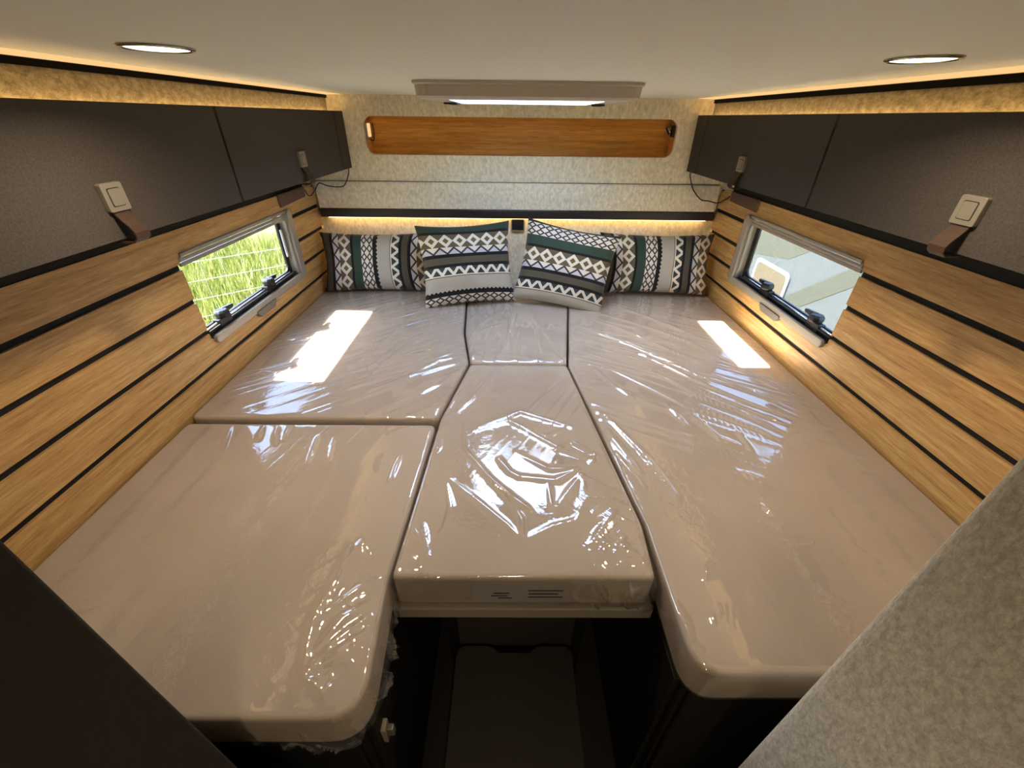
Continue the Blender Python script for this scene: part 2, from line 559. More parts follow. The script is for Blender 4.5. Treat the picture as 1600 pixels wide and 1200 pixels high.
# partitions of the doorway the photograph is taken through
def rounded_post(x0, x1, y0, y1, side, r):
    a = np.linspace(0, math.pi / 2, 7)
    if side < 0:                              # the free corner is at (x1, y1)
        poly = [(x0, y0), (x1, y0)] + [(x1 - r + r * math.cos(t), y1 - r + r * math.sin(t)) for t in a] + [(x0, y1)]
    else:
        poly = [(x0, y0), (x1, y0), (x1, y1)] + [(x0 + r - r * math.sin(t), y1 - r + r * math.cos(t)) for t in a]
    return MB().prism(poly, 'z', -1.75, ZC)
wall_partition_left = struct(rounded_post(-1.005, -0.385, -0.75, 0.202, -1, 0.006).put('wall_partition_left', M['partition']))
wall_partition_right = struct(rounded_post(0.392, 1.085, -0.75, 0.243, 1, 0.022).put('wall_partition_right', M['felt_near'], smooth=False))

# ------------------------------------------------------------------ windows
def window(s, X, name):
    inn = lambda d: X - s * d
    span = lambda a, b: (min(inn(a), inn(b)), max(inn(a), inn(b)))
    side = 'left' if s < 0 else 'right'
    w = struct(MB().box(*span(-0.006, 0.003), WY0 + 0.001, 1.985, -0.3965, -0.3845).put(name, M['silver'], bevel=0.002),
               'sliding blind window in silver frame on the %s wall' % side)
    MB().box(*span(-0.002, 0.0045), WY0 + 0.001, 1.99, -0.383, -0.3715).put('blind_cassette', M['silver'], w, bevel=0.003)
    MB().box(*span(0, 0.006), WY0 + 0.010, 1.99, -0.370, -0.357).put('blind_cassette', M['silver'], w, bevel=0.004)
    # far post, its dark outer edge and the reveal behind it
    MB().prism(rrect(1.957, 2.0, -0.655, -0.357, 0.02), 'x', *span(0, 0.016)).put('side_post', M['silver'], w, bevel=0.003)
    MB().prism(rrect(1.985, 2.008, -0.652, -0.362, 0.008), 'x', *span(0, 0.011)).put('edge_seal', M['rubber'], w)
    MB().box(*span(-0.04, 0.004), 1.942, 1.956, WZ0, -0.397).put('reveal', M['silver'], w)
    # bottom rail with its grip tab
    MB().prism(rrect(WY0 + 0.008, 1.995, -0.664, -0.634, 0.014), 'x', *span(0, 0.014)).put('bottom_rail', M['silver'], w, bevel=0.003)
    MB().prism([(1.525, -0.664), (1.545, -0.684), (1.655, -0.684), (1.675, -0.664), (1.675, -0.655), (1.525, -0.655)], 'x', *span(0, 0.018)).put('grip_tab', M['tab'], w, bevel=0.002)
    MB().box(*span(-0.04, 0.002), WY0, 1.942, -0.64, -0.633).put('sill', M['rubber'], w)
    # pane with its black seal
    pane = MB().box(*span(-0.033, -0.030), WY0, 1.942, -0.633, WZ1).put('pane', M['glass'], w)
    g = MB()
    oy0, oy1, oz0, oz1 = WY0, 1.941, -0.632, WZ1
    out = rrect(oy0, oy1, oz0, oz1, 0.004, 6)
    inr = rrect(oy0 + 0.004, oy1 - 0.030, oz0 + 0.022, oz1 - 0.002, 0.03, 6)
    n = len(out)
    a, b = span(-0.030, -0.022)
    vs = [(a, p, q) for p, q in out] + [(a, p, q) for p, q in inr] + [(b, p, q) for p, q in out] + [(b, p, q) for p, q in inr]
    fs = []
    for i in range(n):
        j = (i + 1) % n
        fs += [(i, j, n + j, n + i), (2 * n + i, 3 * n + i, 3 * n + j, 2 * n + j), (n + i, n + j, 3 * n + j, 3 * n + i), (i, 2 * n + i, 2 * n + j, j)]
    g.add(vs, fs).put('seal', M['rubber'], pane)
    MB().tube([(inn(-0.014), WY0 + 0.004, -0.617), (inn(-0.014), 1.90, -0.617)], 0.0045).put('stay_tube', M['tube'], w, smooth=True)
    MB().tube([(inn(-0.004), WY0 + 0.004, -0.622), (inn(-0.004), 1.93, -0.622)], 0.004).put('stay_tube', M['rubber'], w, smooth=True)
    if s < 0:
        MB().box(*span(-0.018, -0.012), 1.915, 1.928, -0.55, -0.43).put('blind_pull', M['white'], w, bevel=0.002)
    for yk in (1.365, 1.70):
        k = MB()
        k.box(*span(-0.026, 0.0), yk - 0.034, yk + 0.034, -0.632, -0.604)
        k.lathe([(0.0001, 0), (0.022, 0.0), (0.025, 0.006), (0.025, 0.018), (0.019, 0.026), (0.0001, 0.026)], (inn(-0.008), yk, -0.604), 'z', 10)
        k.prism([(yk - 0.006, -0.60), (yk + 0.066, -0.594), (yk + 0.070, -0.582), (yk + 0.01, -0.576)], 'x', *span(-0.018, -0.004))
        k.put('catch', M['gloss_black'], w, bevel=0.002)
    return w
window_1 = window(-1, XL, 'window_1')
window_2 = window(1, XR, 'window_2')

# ------------------------------------------------------------------ roof hatch
t = thing('roof_hatch', (0.05, 1.64, 0.042), 'cream framed roof hatch with bright opening in the ceiling', 'roof hatch')
hx0, hx1, hy0, hy1 = -0.276, 0.372, 1.366, 1.91
def ring(x0, x1, y0, y1, z, r): return [(p[0], p[1], z) for p in rrect(x0, x1, y0, y1, r, 6)]
rings = [ring(hx0, hx1, hy0, hy1, ZC - 0.0005, 0.05), ring(hx0 + 0.001, hx1 - 0.001, hy0 + 0.001, hy1 - 0.001, 0.077, 0.05),
         ring(hx0 + 0.006, hx1 - 0.006, hy0 + 0.004, hy1 - 0.004, 0.074, 0.05), ring(hx0 + 0.010, hx1 - 0.010, hy0 + 0.006, hy1 - 0.006, 0.048, 0.045),
         ring(hx0 + 0.016, hx1 - 0.016, hy0 + 0.012, hy1 - 0.012, 0.043, 0.04), ring(HX0, HX1, HY0, HY1, 0.041, 0.012), ring(HX0, HX1, HY0, HY1, ZC + 0.069, 0.012)]
n = len(rings[0])
b = MB().add([p for r in rings for p in r], [(k * n + i, k * n + (i + 1) % n, (k + 1) * n + (i + 1) % n, (k + 1) * n + i) for k in range(len(rings) - 1) for i in range(n)])
b.put('frame', M['hatch'], t, smooth=False)
MB().box(HX0 + 0.012, HX1 - 0.012, HY1 - 0.004, HY1 - 0.001, 0.0415, ZC + 0.066).put('inner_liner', M['white'], t)
# unseen open lid, added to block part of the sunbeam through the hatch
MB().prism([(HX0 - 0.03, ZC + 0.075), (HX0 - 0.02, ZC + 0.070), (HX0 + 0.022, 0.400), (HX0 + 0.010, 0.405)], 'y', HY0 - 0.03, HY1 + 0.03).put('sun_block_lid', M['white'], t, bevel=0.003)
for x0, x1 in ((HX0 - 0.05, HX0 - 0.004), (HX1 + 0.004, HX1 + 0.05)):
    MB().prism([(x0, 1.70), (x1, 1.70), (x1, 1.80), (x0 + 0.02, 1.80)], 'z', 0.036, 0.0415).put('catch', M['carcass'], t, bevel=0.001)

# ------------------------------------------------------------------ ceiling lamps and light profiles
def downlight(x, y, label, power, group=None):
    t = thing('ceiling_downlight', (x, y, ZC - 0.004), label, 'ceiling light', group)
    MB().lathe([(0.0425, -0.0020), (0.0445, -0.0032), (0.049, -0.0018), (0.050, 0.0), (0.0425, 0.0)], (x, y, ZC - 0.0005), 'z', 48).put('ring', M['chrome'], t, smooth=True)
    MB().lathe([(0.0001, -0.0030), (0.036, -0.0028), (0.0424, -0.0018), (0.0424, -0.001), (0.0001, -0.001)], (x, y, ZC), 'z', 48).put('lens', M['lamp'], t)
    area_lamp('lamp_light', t, (x, y, ZC - 0.012), 0.08, 0.08, power, WARM, shape='DISK', spread=150)
downlight(-0.535, 0.800, 'round warm ceiling downlight over the left side of the bed', DOWNLIGHT_W)
downlight(0.640, 0.812, 'round warm ceiling downlight over the right side of the bed', DOWNLIGHT_W * 0.9)
downlight(0.02, -0.48, 'added round fill light over the doorway behind the camera', LIVING_FILL_W * 1.3)  # unseen lamp, added to fill the doorway with light
downlight(-0.5, -1.6, 'added round fill light on the left of the living area behind the camera', LIVING_FILL_W * 2)  # unseen lamp, added as fill from the left rear
downlight(0.6, -1.6, 'added round fill light on the right of the living area behind the camera', LIVING_FILL_W * 2)  # unseen lamp, added as fill from the right rear

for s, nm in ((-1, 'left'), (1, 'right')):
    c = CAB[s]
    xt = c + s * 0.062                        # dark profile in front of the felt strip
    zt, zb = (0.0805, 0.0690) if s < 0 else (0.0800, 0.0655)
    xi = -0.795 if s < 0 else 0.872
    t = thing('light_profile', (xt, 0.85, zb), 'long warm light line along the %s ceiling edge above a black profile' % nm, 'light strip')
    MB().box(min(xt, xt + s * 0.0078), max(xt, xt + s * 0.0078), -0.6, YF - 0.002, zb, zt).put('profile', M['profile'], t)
    MB().prism([(xi, ZC - 0.0008), (xt, zt + 0.0008), (xt, ZC - 0.0005), (xi, ZC - 0.0005)], 'y', -0.6, YF - 0.004).put('ceiling_glow_band', M['led'], t)  # glowing strip stands in for the band of ceiling lit by the LEDs

# ------------------------------------------------------------------ overhead cabinets
def cabinet(s, X):
    side = 'left' if s < 0 else 'right'
    c = CAB[s]
    out = lambda d: c - s * d                 # d metres proud of the door faces
    span = lambda a, b: (min(out(a), out(b)), max(out(a), out(b)))
    t = thing('overhead_cabinet', ((c + X) / 2, 1.3, -0.22), 'charcoal overhead cabinet running along the %s wall above the window' % side, 'cabinet')
    MB().box(min(out(-0.016), X - s * 0.001), max(out(-0.016), X - s * 0.001), 0.22, YF - 0.004, -0.205, -0.006).put('carcass', M['carcass'], t)
    MB().box(*span(-0.03, -0.016), 0.22, YF - 0.004, -0.219, -0.205).put('lower_lip', M['beige'], t)
    MB().box(*span(-0.064, -0.056), 0.25, YF - 0.01, -0.0055, -0.002).put('light_tape', M['ledhot'], t)
    area_lamp('tape_light', t, ((out(-0.060)), 1.3, 0.001), 2.0, 0.006, STRIP_W, LED, (s * 0.25, 0, 1))
    MB().box(*span(-0.016, 0), 2.2290, YF - 0.005, -0.22, 0.018).put('end_panel', M['cabinet'], t, bevel=0.001)
    for y0, y1, yp in ((1.3430, 2.2225, 1.79), (0.40, 1.3335, 0.90 if s < 0 else 0.85)):
        d = MB().box(*span(-0.016, 0), y0, y1, -0.22, 0.018).put('door', M['cabinet'], t, bevel=0.001)
        h = 0.026
        MB().prism(rrect(yp - h, yp + h, -0.168, -0.116, 0.004, 3), 'x', *span(0.0, 0.010)).put('latch_plate', M['satin'], d, bevel=0.0025)
        MB().prism(rrect(yp - 0.0155, yp + 0.0155, -0.159, -0.125, 0.003, 3), 'x', *span(0.010, 0.0102)).put('button_gap', M['black'], d)
        MB().prism(rrect(yp - 0.014, yp + 0.014, -0.1575, -0.1265, 0.003, 3), 'x', *span(0.0102, 0.0114)).put('push_button', M['satin'], d)
        # leather pull: leaves the plate, bows out and tucks under the door
        prof = [(0.004, -0.160), (0.006, -0.172), (0.014, -0.184), (0.024, -0.196), (0.030, -0.208), (0.029, -0.219), (0.020, -0.2265), (0.004, -0.2275), (-0.014, -0.2265)]
        th = 0.0028
        v, f = [], []
        for i, (dd, z) in enumerate(prof):
            p0 = Vector(prof[max(i - 1, 0)]); p1 = Vector(prof[min(i + 1, len(prof) - 1)])
            tg = (p1 - p0).normalized(); nn = Vector((tg.y, -tg.x)) * th / 2
            for ys in (yp - 0.019, yp + 0.019):
                v += [(out(dd + nn.x), ys, z + nn.y), (out(dd - nn.x), ys, z - nn.y)]
        for i in range(len(prof) - 1):
            a, e = 4 * i, 4 * i + 4
            f += [(a, a + 2, e + 2, e), (a + 1, e + 1, e + 3, a + 3), (a, e, e + 1, a + 1), (a + 2, a + 3, e + 3, e + 2)]
        f += [(0, 1, 3, 2), (len(v) - 4, len(v) - 2, len(v) - 1, len(v) - 3)]
        MB().add(v, f).put('leather_pull', M['leather'], d)
    return t
cabinet(-1, XL)
cabinet(1, XR)

# brown covers on the planks under the cabinets, and the loose cables that run to them
for s, X, nm in ((-1, XL, 'left'), (1, XR, 'right')):
    inn = lambda d: X - s * d
    a, b = min(inn(0.001), inn(0.010)), max(inn(0.001), inn(0.010))
    o = MB().prism([(1.935, -0.290), (2.20, -0.290), (2.195, -0.335), (1.94, -0.342)], 'x', a, b).put('cable_cover', M['bracket'], bevel=0.003)
    tag(o, 'small brown cable cover on the oak planks above the %s window' % nm, 'cable cover')
def smooth_path(pts, n=6):
    P = [Vector(p) for p in pts]
    out = []
    for i in range(len(P) - 1):
        p0, p1, p2, p3 = P[max(i - 1, 0)], P[i], P[i + 1], P[min(i + 2, len(P) - 1)]
        for k in range(n):
            u = k / n
            out.append(0.5 * ((2 * p1) + (p2 - p0) * u + (2 * p0 - 5 * p1 + 4 * p2 - p3) * u * u + (3 * p1 - p0 - 3 * p2 + p3) * u ** 3))
    return out + [P[-1]]
o = MB().tube(smooth_path([(-0.806, 2.31, -0.2225), (-0.815, 2.315, -0.25), (-0.845, 2.315, -0.298), (-0.885, 2.315, -0.306), (-0.935, 2.315, -0.300), (-0.965, 2.30, -0.288), (-0.985, 2.28, -0.318), (-0.998, 2.25, -0.338), (-1.0, 2.22, -0.330), (-1.0, 2.203, -0.305)]), 0.0026).put('cable', M['cord'], smooth=True)
tag(o, 'thin dark cable looping from the left cabinet to the brown cover', 'cable')
o = MB().tube(smooth_path([(0.902, 2.31, -0.2225), (0.905, 2.312, -0.24), (0.935, 2.312, -0.30), (0.985, 2.31, -0.346), (1.025, 2.305, -0.352), (1.062, 2.28, -0.357), (1.077, 2.24, -0.335), (1.079, 2.203, -0.315)]), 0.0026).put('cable', M['cord'], smooth=True)
tag(o, 'thin dark cable hanging from the right cabinet to the brown cover', 'cable')

# niche reading lamps
t = thing('reading_lamp', (-0.70, 2.40, -0.09), 'brass reading lamp in the left end of the wooden niche', 'lamp')
MB().prism(rrect(2.358, 2.425, -0.098, -0.022, 0.012, 4), 'x', -0.7115, -0.700).put('lamp_head', M['nickel'], t, bevel=0.004)
MB().prism(rrect(2.366, 2.417, -0.088, -0.030, 0.008, 4), 'x', -0.700, -0.6985).put('lamp_lens', M['led'], t)
MB().tube(smooth_path([(-0.705, 2.40, -0.095), (-0.69, 2.41, -0.105), (-0.685, 2.42, -0.07), (-0.69, 2.43, -0.03)]), 0.003).put('lamp_arm', M['cord'], t)
t = thing('reading_lamp', (0.79, 2.40, -0.07), 'slim chrome reading lamp in the right end of the wooden niche', 'lamp')
v = MB().tube([(0.772, 2.385, -0.030), (0.796, 2.392, -0.066)], 0.006, 10)
v.put('lamp_head', M['chrome'], t, smooth=True)
MB().tube([(0.769, 2.390, -0.034), (0.786, 2.397, -0.060)], 0.0075, 10).put('lamp_shade', M['rubber'], t, smooth=True)
MB().box(0.795, 0.8075, 2.375, 2.41, -0.075, -0.025).put('wall_plate', M['leather'], t, bevel=0.003)

# black switch panel under the rail
t = thing('switch_panel', (0.04, 2.35, -0.522), 'small black square switch panel in a silver frame between the middle cushions', 'switch')
MB().prism(rrect(0.004, 0.078, -0.522, -0.458, 0.006, 3), 'y', YF - 0.002, YF + 0.019).put('frame', M['nickel'], t, bevel=0.002)
MB().prism(rrect(0.010, 0.072, -0.515, -0.456, 0.003, 3), 'y', YF - 0.004, YF - 0.002).put('face', M['gloss_black'], t)
# ------------------------------------------------------------------ bed
def round_poly(pts, radii, n=6):
    out = []
    N = len(pts)
    for i in range(N):
        p = Vector(pts[i]); a = Vector(pts[i - 1]) - p; b = Vector(pts[(i + 1) % N]) - p
        r = radii[i] if isinstance(radii, (list, tuple)) else radii
        ang = a.angle(b)
        if r <= 0 or ang > math.radians(165):
            out.append(tuple(p)); continue
        d = min(r / math.tan(ang / 2), a.length * 0.45, b.length * 0.45)
        p0, p1 = p + a.normalized() * d, p + b.normalized() * d
        for k in range(n + 1):
            u = k / n
            out.append(tuple((1 - u) ** 2 * p0 + 2 * u * (1 - u) * p + u * u * p1))
    return out

def resample(poly, step):
    P = np.array(poly + [poly[0]], float)
    seg = np.hypot(*np.diff(P, axis=0).T)
    L = np.concatenate([[0], np.cumsum(seg)])
    n = int(L[-1] / step)
    s = np.linspace(0, L[-1], n, endpoint=False)
    return np.stack([np.interp(s, L, P[:, 0]), np.interp(s, L, P[:, 1])], 1)

def hash2(ix, iy, seed):
    h = (ix * 374761393 + iy * 668265263 + seed * 974711) & 0xFFFFFFFF
    h = ((h ^ (h >> 13)) * 1274126177) & 0xFFFFFFFF
    return ((h ^ (h >> 16)) & 0xFFFF) / 65535.0

def vnoise(x, y, seed=0):
    ix, iy = np.floor(x).astype(np.int64), np.floor(y).astype(np.int64)
    fx, fy = x - ix, y - iy
    fx, fy = fx * fx * (3 - 2 * fx), fy * fy * (3 - 2 * fy)
    a = hash2(ix, iy, seed); b = hash2(ix + 1, iy, seed); c = hash2(ix, iy + 1, seed); d = hash2(ix + 1, iy + 1, seed)
    return (a * (1 - fx) + b * fx) * (1 - fy) + (c * (1 - fx) + d * fx) * fy

# creases of the loose plastic, in metres on the bed: lines of (x, y)
STROKES = {
 'C': [[[-0.113,0.977],[-0.003,1.031],[0.113,0.959],[0.168,0.985]],[[-0.141,0.997],[-0.126,0.9],[-0.059,0.799],[-0.001,0.732],[0.035,0.647]],[[0.022,0.883],[0.109,0.82],[0.188,0.817],[0.123,0.777],[0.027,0.792]],[[-0.003,1.031],[0.158,0.894],[0.237,0.851]],[[0.133,0.893],[0.187,0.931],[0.248,0.877],[0.233,0.842]],[[-0.154,0.779],[-0.075,0.704],[-0.0,0.634],[0.034,0.588]],[[-0.237,0.731],[-0.154,0.779]],[[0.034,0.588],[0.105,0.629],[0.165,0.647],[0.185,0.699],[0.204,0.72]],[[-0.035,0.761],[0.041,0.691],[0.061,0.665]],[[0.194,0.797],[0.127,0.699],[0.119,0.679]],[[0.194,0.797],[0.249,0.756],[0.302,0.72]],[[0.204,0.72],[0.252,0.713],[0.299,0.686]],[[0.197,0.797],[0.196,0.734]],[[-0.238,0.645],[-0.198,0.592],[-0.172,0.549],[-0.159,0.51]],[[-0.163,0.76],[-0.143,0.69],[-0.148,0.627],[-0.169,0.587]],[[0.259,0.673],[0.207,0.612],[0.178,0.556]],[[0.232,0.612],[0.208,0.562],[0.182,0.521]],[[0.264,0.601],[0.243,0.551]],[[0.314,0.521],[0.31,0.573],[0.268,0.502]],[[0.03,0.659],[0.034,0.588]],[[-0.026,0.857],[0.004,0.807],[0.027,0.792]],[[0.105,0.762],[0.105,0.692],[0.166,0.679]],[[-0.215,1.05],[-0.13,1.282]],[[-0.038,1.36],[-0.122,1.172]],[[-0.169,1.074],[-0.066,1.254]],[[0.196,1.001],[0.038,1.076],[-0.095,0.998]],[[-0.258,0.821],[-0.206,0.899],[-0.207,0.997]],[[-0.234,0.581],[-0.19,0.549],[-0.173,0.505]],[[-0.202,0.639],[-0.18,0.571]]],
 'E': [[[0.282,1.406],[0.389,1.354],[0.516,1.211],[0.595,1.117],[0.688,1.06],[0.822,0.941]],[[0.314,1.393],[0.369,1.254],[0.427,1.156]],[[0.362,1.849],[0.49,1.732],[0.626,1.561],[0.757,1.413]],[[0.53,1.482],[0.663,1.307],[0.75,1.203],[0.908,1.044]],[[0.531,1.356],[0.658,1.19],[0.759,1.089],[0.846,0.974]],[[0.584,1.087],[0.633,0.955],[0.696,0.909]],[[0.703,0.981],[0.705,0.886]],[[0.524,1.136],[0.555,1.022]],[[0.841,1.415],[0.929,1.311],[1.013,1.152]],[[0.752,1.284],[0.844,1.204],[0.959,1.101]],[[0.641,1.246],[0.773,1.119],[0.882,1.008]],[[0.317,1.056],[0.378,0.898],[0.404,0.814],[0.428,0.727]],[[0.303,0.985],[0.354,0.807]],[[0.308,0.883],[0.349,0.75]],[[0.258,0.912],[0.295,0.8]],[[0.606,1.147],[0.772,0.998],[0.818,0.933]],[[0.622,0.815],[0.701,0.765]],[[0.3,1.767],[0.524,1.543],[0.724,1.295]],[[0.342,1.957],[0.549,1.811],[0.766,1.596],[0.876,1.415]],[[0.544,1.985],[0.741,1.756],[0.85,1.614]],[[0.744,1.346],[0.87,1.193],[0.947,1.072]],[[1.131,1.886],[1.162,1.62],[1.113,1.185]],[[0.325,0.459],[0.338,0.411],[0.334,0.376],[0.351,0.359]],[[0.326,0.449],[0.33,0.43],[0.333,0.384]],[[0.41,0.513],[0.433,0.53]],[[0.629,0.692],[0.654,0.67]],[[0.652,0.613],[0.721,0.603]]],
 'A': [[[-0.187,1.385],[-0.34,1.292],[-0.484,1.187]],[[-0.193,1.44],[-0.271,1.397],[-0.396,1.256]],[[-0.247,1.234],[-0.318,1.146]],[[-0.197,1.484],[-0.312,1.397]],[[-0.343,1.679],[-0.458,1.526],[-0.529,1.34]],[[-0.697,1.868],[-0.777,1.707],[-0.863,1.534]],[[-0.612,2.005],[-0.717,1.537]],[[-0.42,1.94],[-0.535,1.54]],[[-0.275,1.835],[-0.433,1.511],[-0.505,1.302]],[[-0.86,2.073],[-0.958,1.761]],[[-1.016,1.548],[-0.839,1.583],[-0.644,1.538]],[[-1.008,1.32],[-0.853,1.297],[-0.671,1.229]]],
 'B': [[[-0.852,0.998],[-0.807,0.865]],[[-0.756,0.999],[-0.738,0.934]],[[-0.713,1.0],[-0.684,0.919]],[[-0.569,0.951],[-0.552,0.846]],[[-0.519,0.944],[-0.497,0.854]],[[-0.204,0.971],[-0.229,0.9],[-0.245,0.822],[-0.244,0.722]],[[-0.354,0.869],[-0.349,0.814]],[[-0.304,0.87],[-0.311,0.776]],[[-0.673,1.009],[-0.665,0.942]],[[-0.296,1.004],[-0.358,0.97]],[[-0.345,0.576],[-0.356,0.497],[-0.367,0.429],[-0.363,0.374],[-0.35,0.31]],[[-0.267,0.498],[-0.302,0.476],[-0.341,0.439],[-0.366,0.415]],[[-0.265,0.455],[-0.309,0.42],[-0.34,0.374],[-0.35,0.353]],[[-0.262,0.425],[-0.317,0.374],[-0.332,0.341]],[[-0.263,0.397],[-0.3,0.366],[-0.346,0.321]],[[-0.269,0.37],[-0.32,0.333]],[[-0.34,0.545],[-0.349,0.449]],[[-0.279,0.317],[-0.311,0.288]],[[-0.301,0.563],[-0.326,0.589],[-0.347,0.532]],[[-0.344,0.306],[-0.335,0.349]],[[-0.304,0.302],[-0.34,0.317]]],
 'D': [[[-0.056,1.464],[0.063,1.445],[0.133,1.415]],[[-0.144,1.473],[-0.146,1.431],[-0.133,1.452]],[[0.184,1.479],[0.22,1.386]],[[0.085,1.993],[0.132,1.776],[0.176,1.581]],[[-0.197,1.769],[-0.117,1.972]],[[-0.236,1.461],[-0.172,1.431],[-0.159,1.4]],[[-0.158,1.649],[-0.047,1.744]],[[0.116,1.706],[0.137,1.489]],[[-0.051,1.892],[-0.131,1.77],[-0.174,1.575]]],
}


def creases(P, key, width, height):
    h = np.zeros(len(P))
    rr = np.random.RandomState(ord(key))
    for line in STROKES.get(key, []):
        L = np.array(line, float)
        L = L + rr.uniform(-0.002, 0.002, L.shape)
        tot = np.hypot(*np.diff(L, axis=0).T).sum()
        run = 0.0
        best = np.zeros(len(P))
        w = width * rr.uniform(0.7, 1.3); hh = height * rr.uniform(0.6, 1.3)
        for a, b in zip(L[:-1], L[1:]):
            d = b - a
            ln = np.hypot(*d)
            u = np.clip(((P - a) @ d) / (ln * ln), 0, 1)
            dist = np.hypot(*(P - (a + u[:, None] * d)).T)
            pos = (run + u * ln) / tot
            tap = 0.35 + 0.65 * np.sin(np.pi * np.clip(pos, 0.03, 0.97))
            best = np.maximum(best, tap * np.exp(-(dist / w) ** 1.4))
            run += ln
        h += hh * best
    return h

def streaks(P, deg, across, along, seed):
    """long parallel tension folds running in direction deg"""
    c, s = math.cos(math.radians(deg)), math.sin(math.radians(deg))
    u, v = P @ np.array([c, s]), P @ np.array([-s, c])
    v = v + 0.02 * (vnoise(u * 3, v * 3, seed + 9) - 0.5)
    n = vnoise(v / across, u / along, seed)
    r = 1 - np.abs(2 * n - 1)
    return np.clip((r - 0.72) / 0.28, 0, 1) ** 1.6

def mattress(name, poly, radii, top, label, key, deg, loose=None, bottom=-0.906):
    ring0 = round_poly(poly, radii)
    cen = np.array([sum(p[0] for p in poly) / len(poly), sum(p[1] for p in poly) / len(poly)])
    t = thing(name, (cen[0], cen[1], bottom), label, 'mattress')
    O = resample(ring0, 0.012)
    n = len(O)
    C = O.mean(0)
    nx = np.roll(O, -1, 0) - np.roll(O, 1, 0)
    nrm = np.stack([nx[:, 1], -nx[:, 0]], 1) / np.hypot(*nx.T)[:, None]
    # cushion block with rounded edges
    v, f = [], []
    R = 0.009
    prof = [(-0.006, bottom), (0, bottom + 0.006)] + [(-R + R * math.cos(a), top - R + R * math.sin(a)) for a in np.linspace(0, math.pi / 2, 6)]
    for off, z in prof:
        v += [(p[0], p[1], z) for p in O + nrm * off]
    for i in range(len(prof) - 1):
        f += [(i * n + k, i * n + (k + 1) % n, (i + 1) * n + (k + 1) % n, (i + 1) * n + k) for k in range(n)]
    f += [tuple(range(n))[::-1], tuple((len(prof) - 1) * n + k for k in range(n))]
    foam = put('cover', v, f, M['cloth'], t, smooth=False)
    # thin clear bag pulled over it
    O = resample(ring0, 0.0042)
    n = len(O)
    nx = np.roll(O, -1, 0) - np.roll(O, 1, 0)
    nrm = np.stack([nx[:, 1], -nx[:, 0]], 1) / np.hypot(*nx.T)[:, None]
    Mr = int(0.5 * min(np.ptp(O[:, 0]), np.ptp(O[:, 1])) / 0.0042)
    rows = []
    ts = np.linspace(1.0 / Mr, 1.0, Mr)
    P = np.concatenate([C + (O - C) * tt for tt in ts])
    edge = np.repeat(1 - ts, n) * np.hypot(*(np.tile(O, (Mr, 1)) - C).T)
    h = 0.0045 + creases(P, key, 0.0065, 0.0085 if key in 'AED' else 0.0062)
    h += 0.0050 * streaks(P, deg, 0.034, 0.85, 3) * (0.35 + vnoise(P[:, 0] * 3, P[:, 1] * 3, 7)) * (1.0 if key in 'AED' else 0.35) * np.clip((P[:, 1] - 0.75) * 2.2, 0.08, 1)
    h += 0.0005 * vnoise(P[:, 0] * 14, P[:, 1] * 14, 5)
    if key == 'E':                            # crumpled spot by the near corner
        w = np.exp(-(((P[:, 0] - 0.405) / 0.035) ** 2 + ((P[:, 1] - 0.425) / 0.016) ** 2) ** 2)
        h += 0.004 * w * streaks(P, 60, 0.010, 0.03, 21)
    if loose is not None:
        w = np.exp(-(((P[:, 0] - loose[0]) / 0.08) ** 2 + ((P[:, 1] - loose[1]) / 0.16) ** 2))
        h += w * (0.005 * streaks(P, 40, 0.026, 0.16, 11) + 0.0035 * streaks(P, -35, 0.022, 0.10, 12) + 0.002)
    drop = 0.006 * np.clip(1 - edge / 0.010, 0, 1) ** 2
    z = top + h * np.clip(0.35 + edge / 0.03, 0, 1) - drop
    V = [np.column_stack([P, z])]
    side = np.linspace(0, 1, 14)[1:]
    sarc = np.arange(n) * 0.0042
    for q in side:
        bul = 0.002 + 0.003 * vnoise(sarc / 0.03, np.full(n, q * 3.0), 31) * math.sin(math.pi * q)
        if loose is not None:
            dl = np.exp(-(np.hypot(*(O - np.array(loose)).T) / 0.13) ** 2)
            bul = bul + dl * math.sin(math.pi * min(1, q * 0.8)) * (0.018 + 0.022 * streaks(np.column_stack([sarc, np.full(n, q * 0.1)]), 70, 0.02, 0.06, 33))
        V.append(np.column_stack([O + nrm * bul[:, None], top - 0.006 - (top - 0.006 - bottom - 0.004) * q * np.ones(n)]))
    V = np.concatenate(V)
    rows = Mr + len(side)
    V = np.vstack([V, [[C[0], C[1], top + 0.0045]]])
    f = [(i * n + k, i * n + (k + 1) % n, (i + 1) * n + (k + 1) % n, (i + 1) * n + k) for i in range(rows - 1) for k in range(n)]
    f += [(len(V) - 1, k, (k + 1) % n) for k in range(n)]
    put('plastic_wrap', V, f, M['wrap'], t, smooth=True)
    return t

A = mattress('mattress', [(-1.003, 1.036), (-0.226, 1.036), (-0.159, 1.40), (-0.205, 1.674), (-0.245, 2.325), (-1.003, 2.325)], [0.02] * 6, -0.803,
             'plastic wrapped beige mattress by the left window with the larger sunlit patch', 'A', 38)
B = mattress('mattress', [(-1.003, 0.262), (-0.232, 0.262), (-0.250, 0.5), (-0.228, 1.020), (-1.003, 1.020)], [0.02, 0.065, 0, 0.02, 0.02], -0.812,
             'plastic wrapped beige mattress nearest the dark partition with a loose bag corner', 'B', 75, loose=(-0.29, 0.36))
Cc = mattress('mattress', [(-0.243, 0.505), (0.311, 0.505), (0.319, 0.64), (0.225, 1.392), (-0.152, 1.392), (-0.217, 1.05)], 0.012, -0.809,
              'crumpled plastic wrapped tapering filler mattress in the middle of the bed', 'C', 60, loose=(0.26, 0.56))
D = mattress('mattress', [(-0.152, 1.400), (0.225, 1.400), (0.290, 1.94), (0.318, 2.325), (-0.238, 2.325), (-0.197, 1.674)], 0.015, -0.809,
             'small plastic wrapped mattress section in front of the two middle cushions', 'D', 85)
